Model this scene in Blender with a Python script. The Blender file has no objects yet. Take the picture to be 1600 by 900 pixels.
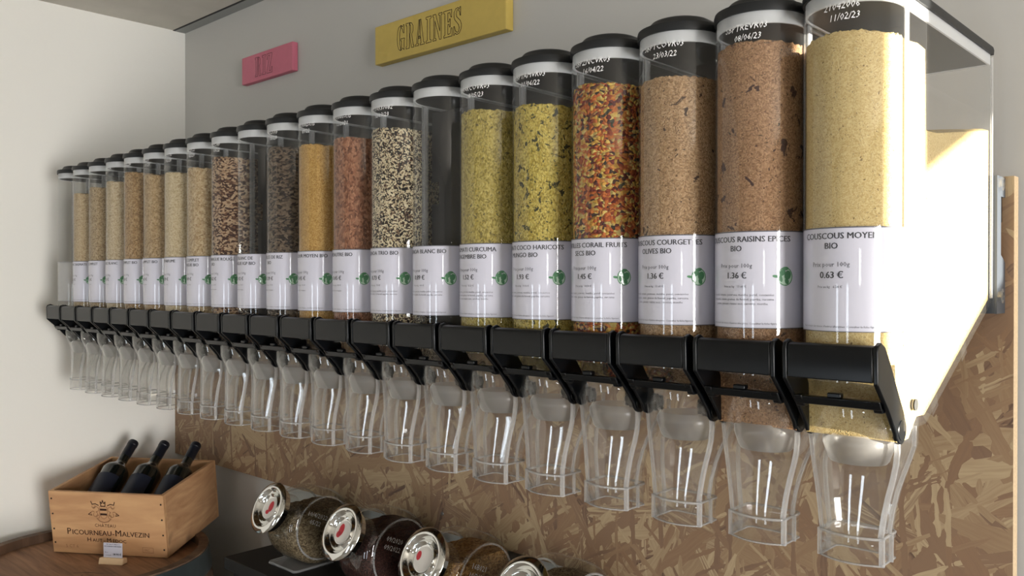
import bpy, bmesh, math, random
from mathutils import Vector, Matrix
random.seed(7)
S = bpy.context.scene
COL = S.collection
PI = math.pi
Z0 = 1.62                       # camera height; "rel" heights below are measured from it

# ------------------------------------------------------------------ camera, light, exposure
cam = bpy.data.cameras.new('camera')
cam.sensor_fit = 'HORIZONTAL'; cam.sensor_width = 36.0
cam.lens = 36.0 * 1332.3 / 1600.0
cam.clip_start = 0.02
co = bpy.data.objects.new('camera', cam); COL.objects.link(co)
co.location = (0, 0, Z0)
co.rotation_mode = 'XYZ'
co.rotation_euler = (math.radians(90 - 0.352), 0, math.radians(42.92))
S.camera = co
S.view_settings.view_transform = 'Standard'
S.view_settings.look = 'None'
S.view_settings.exposure = -0.06
S.view_settings.gamma = 1.0
S.view_settings.use_curve_mapping = False
try:
    S.cycles.transparent_max_bounces = 40
    S.cycles.max_bounces = 12
    S.cycles.transmission_bounces = 12
    S.cycles.caustics_reflective = False
    S.cycles.caustics_refractive = False
    S.cycles.sample_clamp_indirect = 6
except Exception:
    pass
w = bpy.data.worlds.new('world'); S.world = w; w.use_nodes = True
bg = w.node_tree.nodes['Background']
bg.inputs[0].default_value = (0.62, 0.78, 1.0, 1); bg.inputs[1].default_value = 2.0

XL, XR, YF, YW, ZC = -2.653, 3.5, -3.2, 1.302, Z0 + 0.807   # room
SUN_DIR = Vector((-1, 0.10, -0.087))
sun = bpy.data.lights.new('sun', 'SUN'); sun.energy = 34; sun.angle = 0.004; sun.color = (1, 0.93, 0.80)
so = bpy.data.objects.new('sun', sun); COL.objects.link(so); so.location = (6, 0, 3)
so.rotation_euler = SUN_DIR.to_track_quat('-Z', 'Y').to_euler()

def window_light(name, loc, direction, sx, sy, radiance, color):
    l = bpy.data.lights.new(name, 'AREA'); l.shape = 'RECTANGLE'; l.size = sx; l.size_y = sy
    l.energy = radiance * math.pi * sx * sy; l.color = color
    o = bpy.data.objects.new(name, l); COL.objects.link(o); o.location = loc
    o.rotation_euler = Vector(direction).to_track_quat('-Z', 'Y').to_euler()
    return o
# daylight coming in through the glazed door of the right wall and the two tall panes of the front wall
window_light('daylight_door', (XR + 0.04, -0.35, 1.06), (-1, 0, 0), 1.20, 1.80, 36, (1.0, 0.985, 0.965))
window_light('daylight_pane', (-1.55, YF - 0.04, 0.96), (0, 1, 0), 0.42, 1.38, 8, (0.86, 0.94, 1.0))
window_light('daylight_pane', (0.12, YF - 0.04, 0.96), (0, 1, 0), 0.42, 1.38, 8, (0.86, 0.94, 1.0))
window_light('daylight_transom', (2.35, YF - 0.04, Z0 + 0.10), (0, 1, 0), 0.5, 0.30, 18, (1, 0.99, 0.97))

# ------------------------------------------------------------------ helpers
class MB:
    def __init__(s): s.v = []; s.f = []; s.m = []
    def add(s, vs, fs, mi=0):
        b = len(s.v); s.v += [tuple(v) for v in vs]
        for f in fs: s.f.append(tuple(i + b for i in f)); s.m.append(mi)
    def box(s, x0, x1, y0, y1, z0, z1, mi=0):
        vs = [(x, y, z) for x in (x0, x1) for y in (y0, y1) for z in (z0, z1)]
        s.add(vs, [(0, 1, 3, 2), (4, 6, 7, 5), (0, 4, 5, 1), (2, 3, 7, 6), (0, 2, 6, 4), (1, 5, 7, 3)], mi)
    def prism_x(s, pts, x0, x1, mi=0):             # closed (y,z) polygon extruded along x
        n = len(pts)
        vs = [(x0, y, z) for y, z in pts] + [(x1, y, z) for y, z in pts]
        s.add(vs, [tuple(range(n - 1, -1, -1)), tuple(range(n, 2 * n))] + [(i, (i + 1) % n, n + (i + 1) % n, n + i) for i in range(n)], mi)
    def prism_z(s, pts, z0, z1, mi=0):
        n = len(pts)
        vs = [(x, y, z0) for x, y in pts] + [(x, y, z1) for x, y in pts]
        s.add(vs, [tuple(range(n - 1, -1, -1)), tuple(range(n, 2 * n))] + [(i, (i + 1) % n, n + (i + 1) % n, n + i) for i in range(n)], mi)
    def loft(s, rings, cap0=False, cap1=False, mi=0, closed=True):
        n = len(rings[0]); vs = [p for r in rings for p in r]; fs = []
        for k in range(len(rings) - 1):
            for i in range(n if closed else n - 1):
                j = (i + 1) % n
                fs.append((k * n + i, k * n + j, (k + 1) * n + j, (k + 1) * n + i))
        if cap0: fs.append(tuple(range(n - 1, -1, -1)))
        if cap1: fs.append(tuple(range((len(rings) - 1) * n, len(rings) * n)))
        s.add(vs, fs, mi)
    def lathe(s, prof, M=None, seg=40, mi=0, cap0=False, cap1=False):   # prof (radius, height) about local z
        M = M or Matrix()
        s.loft([[M @ Vector((r * math.cos(2 * PI * i / seg), r * math.sin(2 * PI * i / seg), h)) for i in range(seg)] for r, h in prof], cap0, cap1, mi)
    def ribbon(s, pts, wd, tr, closed=True, mi=0):  # flat line of width wd through 2D pts, tr maps 2D to 3D
        n = len(pts)
        for i in range(n if closed else n - 1):
            a = Vector(pts[i]); b = Vector(pts[(i + 1) % n]); d = b - a
            if d.length < 1e-7: continue
            d.normalize(); q = Vector((-d.y, d.x)) * wd / 2; a = a - d * wd * 0.4; b = b + d * wd * 0.4
            s.add([tr(*(a - q)), tr(*(b - q)), tr(*(b + q)), tr(*(a + q))], [(0, 1, 2, 3)], mi)
    def build(s, name, mats, parent=None, smooth=35, solid=0, bevel=0, fix=True):
        me = bpy.data.meshes.new(name); me.from_pydata(s.v, [], s.f)
        for m in (mats if isinstance(mats, (list, tuple)) else [mats]): me.materials.append(m)
        me.polygons.foreach_set('material_index', s.m)
        if fix:
            bm = bmesh.new(); bm.from_mesh(me); bmesh.ops.remove_doubles(bm, verts=bm.verts, dist=1e-6)
            bmesh.ops.recalc_face_normals(bm, faces=bm.faces); bm.to_mesh(me); bm.free()
        if smooth:
            me.polygons.foreach_set('use_smooth', [True] * len(me.polygons))
            me.set_sharp_from_angle(angle=math.radians(smooth))
        me.update()
        o = bpy.data.objects.new(name, me); COL.objects.link(o)
        if parent: o.parent = parent
        if bevel:
            b = o.modifiers.new('bevel', 'BEVEL'); b.width = bevel; b.segments = 2; b.limit_method = 'ANGLE'; b.angle_limit = math.radians(40)
        if solid:
            q = o.modifiers.new('solidify', 'SOLIDIFY'); q.thickness = solid; q.offset = -1
        return o
def tag(o, label=None, cat=None, group=None, kind=None):
    if label: o['label'] = label
    if cat: o['category'] = cat
    if group: o['group'] = group
    if kind: o['kind'] = kind
    return o
def empty(name, loc, label, cat, group=None, rot=None):
    o = bpy.data.objects.new(name, None); COL.objects.link(o); o.location = loc; o.empty_display_size = 0.05
    if rot: o.rotation_euler = rot
    return tag(o, label, cat, group)

_tc = {}
def text2d(body, size, bold=0.0, align='CENTER', res=2, sx=1.0, space=1.0):
    key = (body, size, bold, align, res, sx, space)
    if key in _tc: return _tc[key]
    c = bpy.data.curves.new('t', 'FONT'); c.body = body; c.size = size; c.align_x = align
    c.resolution_u = res; c.fill_mode = 'FRONT'; c.space_character = space
    o = bpy.data.objects.new('t', c)
    me = bpy.data.meshes.new_from_object(o)
    r = ([(v.co.x * sx, v.co.y) for v in me.vertices], [tuple(p.vertices) for p in me.polygons])
    bpy.data.objects.remove(o); bpy.data.curves.remove(c); bpy.data.meshes.remove(me)
    _tc[key] = r
    return r
def put_text(mb, body, size, tr, mi=0, **k):
    bold = k.pop('bold', 0); v, f = text2d(body, size, **k)
    for d in ((-bold, 0, bold) if bold else (0,)): mb.add([tr(x + d, y) for x, y in v], f, mi)

# ------------------------------------------------------------------ materials
def srgb(r, g, b, k=1.0):
    f = lambda c: ((c / 255 + 0.055) / 1.055) ** 2.4 if c > 10 else c / 255 / 12.92
    return (f(r) * k, f(g) * k, f(b) * k, 1)
def newmat(name):
    m = bpy.data.materials.new(name); m.use_nodes = True
    nt = m.node_tree; nt.nodes.clear()
    out = nt.nodes.new('ShaderNodeOutputMaterial')
    return m, nt, out
def N(nt, t, **k):
    n = nt.nodes.new(t)
    for a, v in k.items():
        if a.startswith('i_'): n.inputs[a[2:].replace('_', ' ')].default_value = v
        else: setattr(n, a, v)
    return n
def principled(name, col, rough=0.5, metal=0, coat=0, spec=0.5, bump=None, coat_rough=0.03, var=0, trans=0):
    m, nt, out = newmat(name)
    p = N(nt, 'ShaderNodeBsdfPrincipled'); nt.links.new(p.outputs[0], out.inputs[0])
    p.inputs['Base Color'].default_value = col; p.inputs['Roughness'].default_value = rough
    p.inputs['Metallic'].default_value = metal; p.inputs['Coat Weight'].default_value = coat
    p.inputs['Coat Roughness'].default_value = coat_rough; p.inputs['Specular IOR Level'].default_value = spec
    tc = N(nt, 'ShaderNodeTexCoord')
    if var or bump:
        nz = N(nt, 'ShaderNodeTexNoise'); nz.inputs['Scale'].default_value = (bump or (40, 0))[0]; nz.inputs['Detail'].default_value = 4
        nt.links.new(tc.outputs['Object'], nz.inputs['Vector'])
        if var:
            mx = N(nt, 'ShaderNodeMix', data_type='RGBA'); mx.inputs['A'].default_value = tuple(c * (1 - var) for c in col[:3]) + (1,)
            mx.inputs['B'].default_value = tuple(min(1, c * (1 + var)) for c in col[:3]) + (1,)
            nt.links.new(nz.outputs['Fac'], mx.inputs['Factor']); nt.links.new(mx.outputs['Result'], p.inputs['Base Color'])
        if bump and bump[1]:
            bp = N(nt, 'ShaderNodeBump'); bp.inputs['Strength'].default_value = bump[1]; bp.inputs['Distance'].default_value = 0.002
            nt.links.new(nz.outputs['Fac'], bp.inputs['Height']); nt.links.new(bp.outputs[0], p.inputs['Normal'])
    return m
def clear(name, tint=(0.97, 0.975, 0.975, 1), haze=0.0, rough=0.02, f0=0.04, hazecol=(0.9, 0.9, 0.9, 1), gain=1.0):
    """thin clear plastic / glass: transmits straight through, mirrors by Schlick, plus a trace of scattering haze"""
    m, nt, out = newmat(name)
    lw = N(nt, 'ShaderNodeLayerWeight'); lw.inputs['Blend'].default_value = 0.5
    pw = N(nt, 'ShaderNodeMath', operation='POWER'); nt.links.new(lw.outputs['Facing'], pw.inputs[0]); pw.inputs[1].default_value = 4.5
    ma = N(nt, 'ShaderNodeMath', operation='MULTIPLY_ADD'); nt.links.new(pw.outputs[0], ma.inputs[0]); ma.inputs[1].default_value = (1 - f0) * gain; ma.inputs[2].default_value = f0
    t = N(nt, 'ShaderNodeBsdfTransparent'); t.inputs[0].default_value = tint
    g = N(nt, 'ShaderNodeBsdfGlossy'); g.inputs['Roughness'].default_value = rough; g.inputs[0].default_value = (1, 1, 1, 1)
    mx = N(nt, 'ShaderNodeMixShader'); nt.links.new(ma.outputs[0], mx.inputs[0]); nt.links.new(t.outputs[0], mx.inputs[1]); nt.links.new(g.outputs[0], mx.inputs[2])
    last = mx
    if haze:
        d = N(nt, 'ShaderNodeBsdfDiffuse'); d.inputs[0].default_value = hazecol
        tr = N(nt, 'ShaderNodeBsdfTranslucent'); tr.inputs[0].default_value = hazecol
        a = N(nt, 'ShaderNodeMixShader'); a.inputs[0].default_value = 0.5; nt.links.new(d.outputs[0], a.inputs[1]); nt.links.new(tr.outputs[0], a.inputs[2])
        b = N(nt, 'ShaderNodeMixShader'); b.inputs[0].default_value = haze; nt.links.new(mx.outputs[0], b.inputs[1]); nt.links.new(a.outputs[0], b.inputs[2]); last = b
    nt.links.new(last.outputs[0], out.inputs[0])
    return m

def edge_plastic():
    m, nt, out = newmat('chute_edge_plastic'); L = nt.links.new
    g = N(nt, 'ShaderNodeBsdfGlass'); g.inputs['IOR'].default_value = 1.45; g.inputs['Roughness'].default_value = 0.06
    d = N(nt, 'ShaderNodeBsdfDiffuse'); d.inputs[0].default_value = (0.95, 0.95, 0.95, 1)  # white diffuse stands in for light piped to the plastic edges
    t = N(nt, 'ShaderNodeBsdfTransparent'); t.inputs[0].default_value = (0.98, 0.98, 0.98, 1)
    a = N(nt, 'ShaderNodeMixShader'); a.inputs[0].default_value = 0.45; L(g.outputs[0], a.inputs[1]); L(t.outputs[0], a.inputs[2])
    b = N(nt, 'ShaderNodeMixShader'); b.inputs[0].default_value = 0.22; L(a.outputs[0], b.inputs[1]); L(d.outputs[0], b.inputs[2])
    L(b.outputs[0], out.inputs[0]); return m
def grain(name, stops, scale=900, stretch=(1, 1, 1), rot=(0, 0, 0), bits=None, bump=0.6, big=0.0):
    """a heap of grains: voronoi cells coloured at random from stops [(pos, colour)], sometimes with larger dark bits"""
    m, nt, out = newmat(name); L = nt.links.new
    p = N(nt, 'ShaderNodeBsdfPrincipled'); p.inputs['Roughness'].default_value = 0.7; p.inputs['Specular IOR Level'].default_value = 0.2
    L(p.outputs[0], out.inputs[0])
    tc = N(nt, 'ShaderNodeTexCoord')
    nz = N(nt, 'ShaderNodeTexNoise'); nz.inputs['Scale'].default_value = 60; nz.inputs['Detail'].default_value = 2
    L(tc.outputs['Object'], nz.inputs['Vector'])
    ad = N(nt, 'ShaderNodeVectorMath', operation='MULTIPLY_ADD'); L(nz.outputs['Color'], ad.inputs[0]); ad.inputs[1].default_value = (0.012,) * 3; L(tc.outputs['Object'], ad.inputs[2])
    mp = N(nt, 'ShaderNodeMapping'); mp.inputs['Scale'].default_value = tuple(scale * q for q in stretch); mp.inputs['Rotation'].default_value = rot
    L(ad.outputs[0], mp.inputs['Vector'])
    vo = N(nt, 'ShaderNodeTexVoronoi', feature='F1'); vo.inputs['Scale'].default_value = 1.0; L(mp.outputs[0], vo.inputs['Vector'])
    sp = N(nt, 'ShaderNodeSeparateColor'); L(vo.outputs['Color'], sp.inputs[0])
    cr = N(nt, 'ShaderNodeValToRGB'); e = cr.color_ramp.elements
    cr.color_ramp.interpolation = 'LINEAR'
    while len(e) < len(stops): e.new(0.5)
    for q, (pos, c) in zip(e, stops): q.position = pos; q.color = c
    src = sp.outputs[0]
    if big:
        n2 = N(nt, 'ShaderNodeTexNoise'); n2.inputs['Scale'].default_value = 70; n2.inputs['Detail'].default_value = 3; L(tc.outputs['Object'], n2.inputs['Vector'])
        mm = N(nt, 'ShaderNodeMath', operation='MULTIPLY_ADD'); L(n2.outputs['Fac'], mm.inputs[0]); mm.inputs[1].default_value = big * 2
        m3 = N(nt, 'ShaderNodeMath', operation='SUBTRACT'); L(sp.outputs[0], m3.inputs[0]); m3.inputs[1].default_value = big; L(m3.outputs[0], mm.inputs[2])
        src = mm.outputs[0]
    L(src, cr.inputs['Fac'])
    col = cr.outputs['Color']
    for (bscale, thr, bc) in (bits or []):
        v2 = N(nt, 'ShaderNodeTexNoise'); v2.inputs['Scale'].default_value = bscale; v2.inputs['Detail'].default_value = 3.5; v2.inputs['Roughness'].default_value = 0.62; v2.inputs['Distortion'].default_value = 0.6
        L(tc.outputs['Object'], v2.inputs['Vector'])
        g3 = N(nt, 'ShaderNodeMapRange'); g3.inputs['From Min'].default_value = thr; g3.inputs['From Max'].default_value = thr + 0.03; L(v2.outputs['Fac'], g3.inputs['Value'])
        mx = N(nt, 'ShaderNodeMix', data_type='RGBA'); L(g3.outputs[0], mx.inputs['Factor']); L(col, mx.inputs['A']); mx.inputs['B'].default_value = bc
        col = mx.outputs['Result']
    L(col, p.inputs['Base Color'])
    bp = N(nt, 'ShaderNodeBump'); bp.inputs['Strength'].default_value = bump; bp.inputs['Distance'].default_value = 1.2 / scale; bp.invert = True
    L(vo.outputs['Distance'], bp.inputs['Height']); L(bp.outputs[0], p.inputs['Normal'])
    return m

def wood(name, c0, c1, sc=(3, 40, 40), rough=0.6, ringy=0.0, knots=False):
    m, nt, out = newmat(name); L = nt.links.new
    p = N(nt, 'ShaderNodeBsdfPrincipled'); p.inputs['Roughness'].default_value = rough; L(p.outputs[0], out.inputs[0])
    tc = N(nt, 'ShaderNodeTexCoord'); mp = N(nt, 'ShaderNodeMapping'); mp.inputs['Scale'].default_value = sc; L(tc.outputs['Object'], mp.inputs['Vector'])
    nz = N(nt, 'ShaderNodeTexNoise'); nz.inputs['Scale'].default_value = 1; nz.inputs['Detail'].default_value = 6; nz.inputs['Distortion'].default_value = 0.8 + ringy; L(mp.outputs[0], nz.inputs['Vector'])
    cr = N(nt, 'ShaderNodeValToRGB'); e = cr.color_ramp.elements; e[0].position = 0.3; e[0].color = c0; e[1].position = 0.68; e[1].color = c1
    L(nz.outputs['Fac'], cr.inputs['Fac']); col = cr.outputs['Color']
    if knots:
        vo = N(nt, 'ShaderNodeTexNoise'); vo.inputs['Scale'].default_value = 7; L(tc.outputs['Object'], vo.inputs['Vector'])
        c2 = N(nt, 'ShaderNodeValToRGB'); q = c2.color_ramp.elements; q[0].position = 0.575; q[0].color = (0, 0, 0, 1); q[1].position = 0.66; q[1].color = (1, 1, 1, 1); L(vo.outputs['Fac'], c2.inputs['Fac'])
        mx = N(nt, 'ShaderNodeMix', data_type='RGBA'); L(c2.outputs['Color'], mx.inputs['Factor']); L(col, mx.inputs['A']); mx.inputs['B'].default_value = tuple(v * 0.35 for v in c0[:3]) + (1,)
        col = mx.outputs['Result']
    L(col, p.inputs['Base Color'])
    return m

def osb_material():
    m, nt, out = newmat('oriented_strand_board'); L = nt.links.new
    p = N(nt, 'ShaderNodeBsdfPrincipled'); p.inputs['Roughness'].default_value = 0.62; L(p.outputs[0], out.inputs[0])
    tc = N(nt, 'ShaderNodeTexCoord'); sx = N(nt, 'ShaderNodeSeparateXYZ'); L(tc.outputs['Object'], sx.inputs[0])
    cx = N(nt, 'ShaderNodeCombineXYZ'); L(sx.outputs[0], cx.inputs[0]); L(sx.outputs[2], cx.inputs[1])
    nz = N(nt, 'ShaderNodeTexNoise'); nz.inputs['Scale'].default_value = 22; nz.inputs['Detail'].default_value = 3; L(cx.outputs[0], nz.inputs['Vector'])
    ad = N(nt, 'ShaderNodeVectorMath', operation='MULTIPLY_ADD'); L(nz.outputs['Color'], ad.inputs[0]); ad.inputs[1].default_value = (0.009, 0.006, 0); L(cx.outputs[0], ad.inputs[2])
    val = pri = None; edge = None; hgt = None
    for k, (a, lx, ly) in enumerate([(0.30, 0.26, 0.050), (-0.70, 0.19, 0.034), (1.05, 0.22, 0.028), (-0.20, 0.32, 0.040), (2.2, 0.14, 0.030), (-1.2, 0.20, 0.020), (0.75, 0.12, 0.013), (-0.5, 0.10, 0.009), (1.5, 0.16, 0.012)]):
        r = N(nt, 'ShaderNodeMapping'); r.inputs['Rotation'].default_value = (0, 0, a); r.inputs['Location'].default_value = (3.7 * k, 1.9 * k, 0); L(ad.outputs[0], r.inputs['Vector'])
        mp = N(nt, 'ShaderNodeMapping'); mp.inputs['Scale'].default_value = (1 / lx, 1 / ly, 1); L(r.outputs[0], mp.inputs['Vector'])
        vo = N(nt, 'ShaderNodeTexVoronoi', feature='F1', voronoi_dimensions='2D', distance='CHEBYCHEV'); vo.inputs['Scale'].default_value = 1; vo.inputs['Randomness'].default_value = 0.92; L(mp.outputs[0], vo.inputs['Vector'])
        sp = N(nt, 'ShaderNodeSeparateColor'); L(vo.outputs['Color'], sp.inputs[0])
        fm = N(nt, 'ShaderNodeMapping'); fm.inputs['Scale'].default_value = (14, 260, 1); L(r.outputs[0], fm.inputs['Vector'])
        fb = N(nt, 'ShaderNodeTexNoise', noise_dimensions='2D'); fb.inputs['Scale'].default_value = 1; fb.inputs['Detail'].default_value = 2; L(fm.outputs[0], fb.inputs['Vector'])
        v = N(nt, 'ShaderNodeMath', operation='MULTIPLY_ADD'); L(fb.outputs['Fac'], v.inputs[0]); v.inputs[1].default_value = 0.26; L(sp.outputs[0], v.inputs[2])
        pr = N(nt, 'ShaderNodeMath', operation='MULTIPLY_ADD'); L(vo.outputs['Distance'], pr.inputs[0]); pr.inputs[1].default_value = -0.9; L(sp.outputs[1], pr.inputs[2])
        if val is None:
            val, pri = v.outputs[0], pr.outputs[0]
        else:
            g = N(nt, 'ShaderNodeMath', operation='GREATER_THAN'); L(pr.outputs[0], g.inputs[0]); L(pri, g.inputs[1])
            mx = N(nt, 'ShaderNodeMix', data_type='FLOAT'); L(g.outputs[0], mx.inputs['Factor']); L(val, mx.inputs['A']); L(v.outputs[0], mx.inputs['B']); val = mx.outputs['Result']
            mm = N(nt, 'ShaderNodeMath', operation='MAXIMUM'); L(pr.outputs[0], mm.inputs[0]); L(pri, mm.inputs[1]); pri = mm.outputs[0]
    cr = N(nt, 'ShaderNodeValToRGB'); e = cr.color_ramp.elements
    st = [(0.07, srgb(82, 62, 50)), (0.18, srgb(126, 99, 78)), (0.45, srgb(138, 108, 82)), (0.68, srgb(152, 126, 96)), (0.92, srgb(180, 158, 124)), (1.1, srgb(134, 106, 82))]
    while len(e) < len(st): e.new(0.5)
    for q, (pos, c) in zip(e, st): q.position = min(1, pos); q.color = c
    L(val, cr.inputs['Fac']); L(cr.outputs['Color'], p.inputs['Base Color'])
    bp = N(nt, 'ShaderNodeBump'); bp.inputs['Strength'].default_value = 0.35; bp.inputs['Distance'].default_value = 0.002; L(val, bp.inputs['Height']); L(bp.outputs[0], p.inputs['Normal'])
    return m

M = {}
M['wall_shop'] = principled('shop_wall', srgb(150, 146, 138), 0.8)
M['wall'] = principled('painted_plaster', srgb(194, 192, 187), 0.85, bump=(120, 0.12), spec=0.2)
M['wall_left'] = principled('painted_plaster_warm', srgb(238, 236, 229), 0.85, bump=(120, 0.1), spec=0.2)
M['ceiling'] = principled('raw_ceiling_board', srgb(205, 200, 190), 0.95, bump=(9, 0.2), var=0.12, spec=0.1)
M['trim'] = principled('grey_metal_strip', srgb(150, 152, 150), 0.5, metal=0.3)
M['floor'] = principled('floor_tiles', srgb(140, 132, 122), 0.5, bump=(6, 0), var=0.1)
M['osb'] = osb_material()
M['osb_edge'] = principled('board_cut_edge', srgb(206, 182, 148), 0.8, bump=(300, 0.4), var=0.25)
M['clear'] = clear('clear_plastic', haze=0.018, gain=0.75)
M['chute'] = clear('clear_chute_plastic', tint=(0.955, 0.955, 0.95, 1), haze=0.012, f0=0.05, gain=0.9)
M['edge'] = edge_plastic()
M['glass'] = clear('jar_glass', tint=(0.93, 0.95, 0.94, 1), haze=0.004, f0=0.05)
M['frost'] = clear('frosted_valve_plastic', tint=(0.8, 0.8, 0.8, 1), haze=0.24, rough=0.3)
M['gasket'] = clear('milky_seal', tint=(0.8, 0.8, 0.8, 1), haze=0.85, rough=0.3, hazecol=(0.93, 0.94, 0.95, 1))
M['black'] = principled('black_plastic', srgb(6, 8, 11), 0.28, spec=0.3)
M['lid'] = principled('black_lid_plastic', srgb(22, 24, 26), 0.45, spec=0.4)
M['rail'] = principled('dark_steel', srgb(64, 70, 78), 0.45, metal=0.2)
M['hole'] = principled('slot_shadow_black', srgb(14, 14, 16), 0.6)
M['paper'] = principled('glossy_paper', srgb(195, 194, 206), 0.4, coat=1.0, coat_rough=0.03)
M['paper0'] = clear('milky_blank_sleeve', tint=(0.9, 0.9, 0.9, 1), haze=0.4)
M['ink'] = principled('black_ink', srgb(44, 44, 50), 0.5, coat=0.8)
M['ink_thin'] = principled('grey_ink', srgb(88, 88, 96), 0.5, coat=0.8)
M['green'] = principled('green_print', srgb(60, 122, 78), 0.5, coat=0.8)
M['green2'] = principled('pale_green_print', srgb(176, 205, 182), 0.5, coat=0.8)
M['marker'] = principled('white_marker', srgb(235, 235, 235), 0.7)
M['pink'] = principled('pink_paint', srgb(204, 112, 132), 0.6, bump=(60, 0.15), var=0.06)
M['yellow'] = principled('yellow_paint', srgb(204, 178, 92), 0.55, bump=(60, 0.2), var=0.07)
M['line'] = principled('dark_pen_line', srgb(40, 30, 28), 0.7)
M['crate'] = wood('pine_board', srgb(178, 132, 92), srgb(206, 162, 116), (5, 60, 26), 0.6)
M['crate_side'] = wood('pine_board_figured', srgb(170, 126, 88), srgb(200, 158, 116), (6, 5, 22), 0.6, ringy=1.5, knots=True)
M['brand'] = principled('burnt_print', srgb(62, 36, 24), 0.8)
M['brand_pale'] = principled('faint_print', srgb(150, 108, 76), 0.8)
M['nail'] = principled('nail_head', srgb(48, 40, 36), 0.5, metal=0.6)
M['oak'] = wood('barrel_oak', srgb(112, 80, 56), srgb(158, 118, 86), (5, 55, 5), 0.7)
M['oak_dark'] = wood('barrel_stave', srgb(74, 56, 44), srgb(116, 90, 70), (30, 30, 3), 0.7)
M['hoop'] = principled('galvanised_hoop', srgb(96, 106, 108), 0.38, metal=0.8, bump=(30, 0.1), var=0.2)
M['bottle'] = principled('dark_bottle_glass', srgb(12, 16, 14), 0.12, spec=0.6, coat=0.5)
M['capsule'] = principled('navy_foil_capsule', srgb(13, 17, 28), 0.4, metal=0.1)
M['wlabel'] = principled('navy_bottle_label', srgb(15, 22, 40), 0.55)
M['counter'] = principled('black_counter', srgb(20, 19, 18), 0.6, spec=0.3)
M['chrome'] = principled('chrome', srgb(225, 225, 222), 0.07, metal=1.0)
M['sticker'] = principled('white_sticker', srgb(222, 216, 208), 0.5)
M['red'] = principled('red_print', srgb(190, 40, 52), 0.5)
M['block'] = principled('pale_beech', srgb(222, 190, 150), 0.6)
M['steel'] = principled('screw_steel', srgb(120, 120, 118), 0.35, metal=0.8)

# ------------------------------------------------------------------ room shell
def struct(name, mb, mats, **k):
    o = mb.build(name, mats, smooth=0, **k); o['kind'] = 'structure'; return o
T = 0.12
b = MB(); b.box(XL - T, XR + T, YF - T, YW + T, -0.1, 0); struct('floor', b, M['floor'])
b = MB(); b.box(XL - T, XR + T, YF - T, YW + T, ZC, ZC + 0.1); struct('ceiling', b, M['ceiling'])
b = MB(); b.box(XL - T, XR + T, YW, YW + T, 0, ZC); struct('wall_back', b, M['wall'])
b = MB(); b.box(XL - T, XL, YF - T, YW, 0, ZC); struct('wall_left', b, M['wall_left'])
def holed(axis, pos, t, lo, hi, holes, name, mat):
    """wall at x=pos (axis 'x', spanning y) or y=pos, thickness t outwards, rectangular holes (a0,a1,z0,z1)"""
    b = MB(); hs = sorted(holes); edges = [lo]
    def bx(a0, a1, z0, z1):
        if a1 - a0 < 1e-4 or z1 - z0 < 1e-4: return
        p0, p1 = sorted((pos, pos + t))
        if axis == 'x': b.box(p0, p1, a0, a1, z0, z1)
        else: b.box(a0, a1, p0, p1, z0, z1)
    cur = lo
    for a0, a1, z0, z1 in hs:
        bx(cur, a0, 0, ZC); bx(a0, a1, 0, z0); bx(a0, a1, z1, ZC); cur = a1
    bx(cur, hi, 0, ZC)
    return struct(name, b, mat, fix=False)
SW = (0.480, 0.888, Z0 - 0.02, Z0 + 0.70)           # the sunny window, unseen, sized to shape the sun patch
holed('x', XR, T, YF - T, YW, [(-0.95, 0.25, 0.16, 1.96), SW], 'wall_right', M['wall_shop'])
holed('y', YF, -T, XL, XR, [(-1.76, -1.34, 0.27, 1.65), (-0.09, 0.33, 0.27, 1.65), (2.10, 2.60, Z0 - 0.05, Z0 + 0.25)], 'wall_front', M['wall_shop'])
def frame(name, axis, pos, a0, a1, z0, z1, fw=0.04):
    b = MB()
    for (p, q, r, s_) in ((a0, a0 + fw, z0, z1), (a1 - fw, a1, z0, z1), (a0, a1, z0, z0 + fw), (a0, a1, z1 - fw, z1)):
        if axis == 'x': b.box(pos - 0.005, pos + 0.03, p, q, r, s_)
        else: b.box(p, q, pos - 0.03, pos + 0.005, r, s_)
    return struct(name, b, M['trim'], fix=False)
frame('door_1', 'x', XR, -0.95, 0.25, 0.16, 1.96)
frame('window_1', 'x', XR, *SW, fw=0.012)
frame('window_2', 'y', YF, -1.76, -1.34, 0.27, 1.65)
frame('window_3', 'y', YF, -0.09, 0.33, 0.27, 1.65)
frame('window_4', 'y', YF, 2.10, 2.60, Z0 - 0.05, Z0 + 0.25)
# ceiling strip along the back wall
b = MB(); b.box(XL, XR, YW - 0.035, YW, ZC - 0.002, ZC + 0.02); struct('trim_1', b, M['trim'])
b = MB(); b.box(XL, XR, YW - 0.041, YW - 0.035, ZC - 0.0015, ZC + 0.02); struct('trim_2', b, M['hole'])
# added unseen blockers outside the right wall, cut to band the sun
sd = lambda y, z: (y - 0.40, Z0 + z + 0.348)
b = MB(); b.prism_x([sd(0.975, 0.115), sd(0.975, 0.60), sd(1.6, 0.60), sd(1.6, 0.345)], XR + 0.14, XR + 0.16)
b.prism_x([sd(0.70, -0.250), sd(0.93, -0.165), sd(1.40, 0.065), sd(1.40, -0.9), sd(0.70, -0.9)], XR + 0.14, XR + 0.16)
b.box(XR + 0.14, XR + 0.18, -1.4, 0.40, 0.0, ZC)  # added panel keeping the sun out of the door opening
struct('sun_blocker', b, M['trim'], fix=False)

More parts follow.
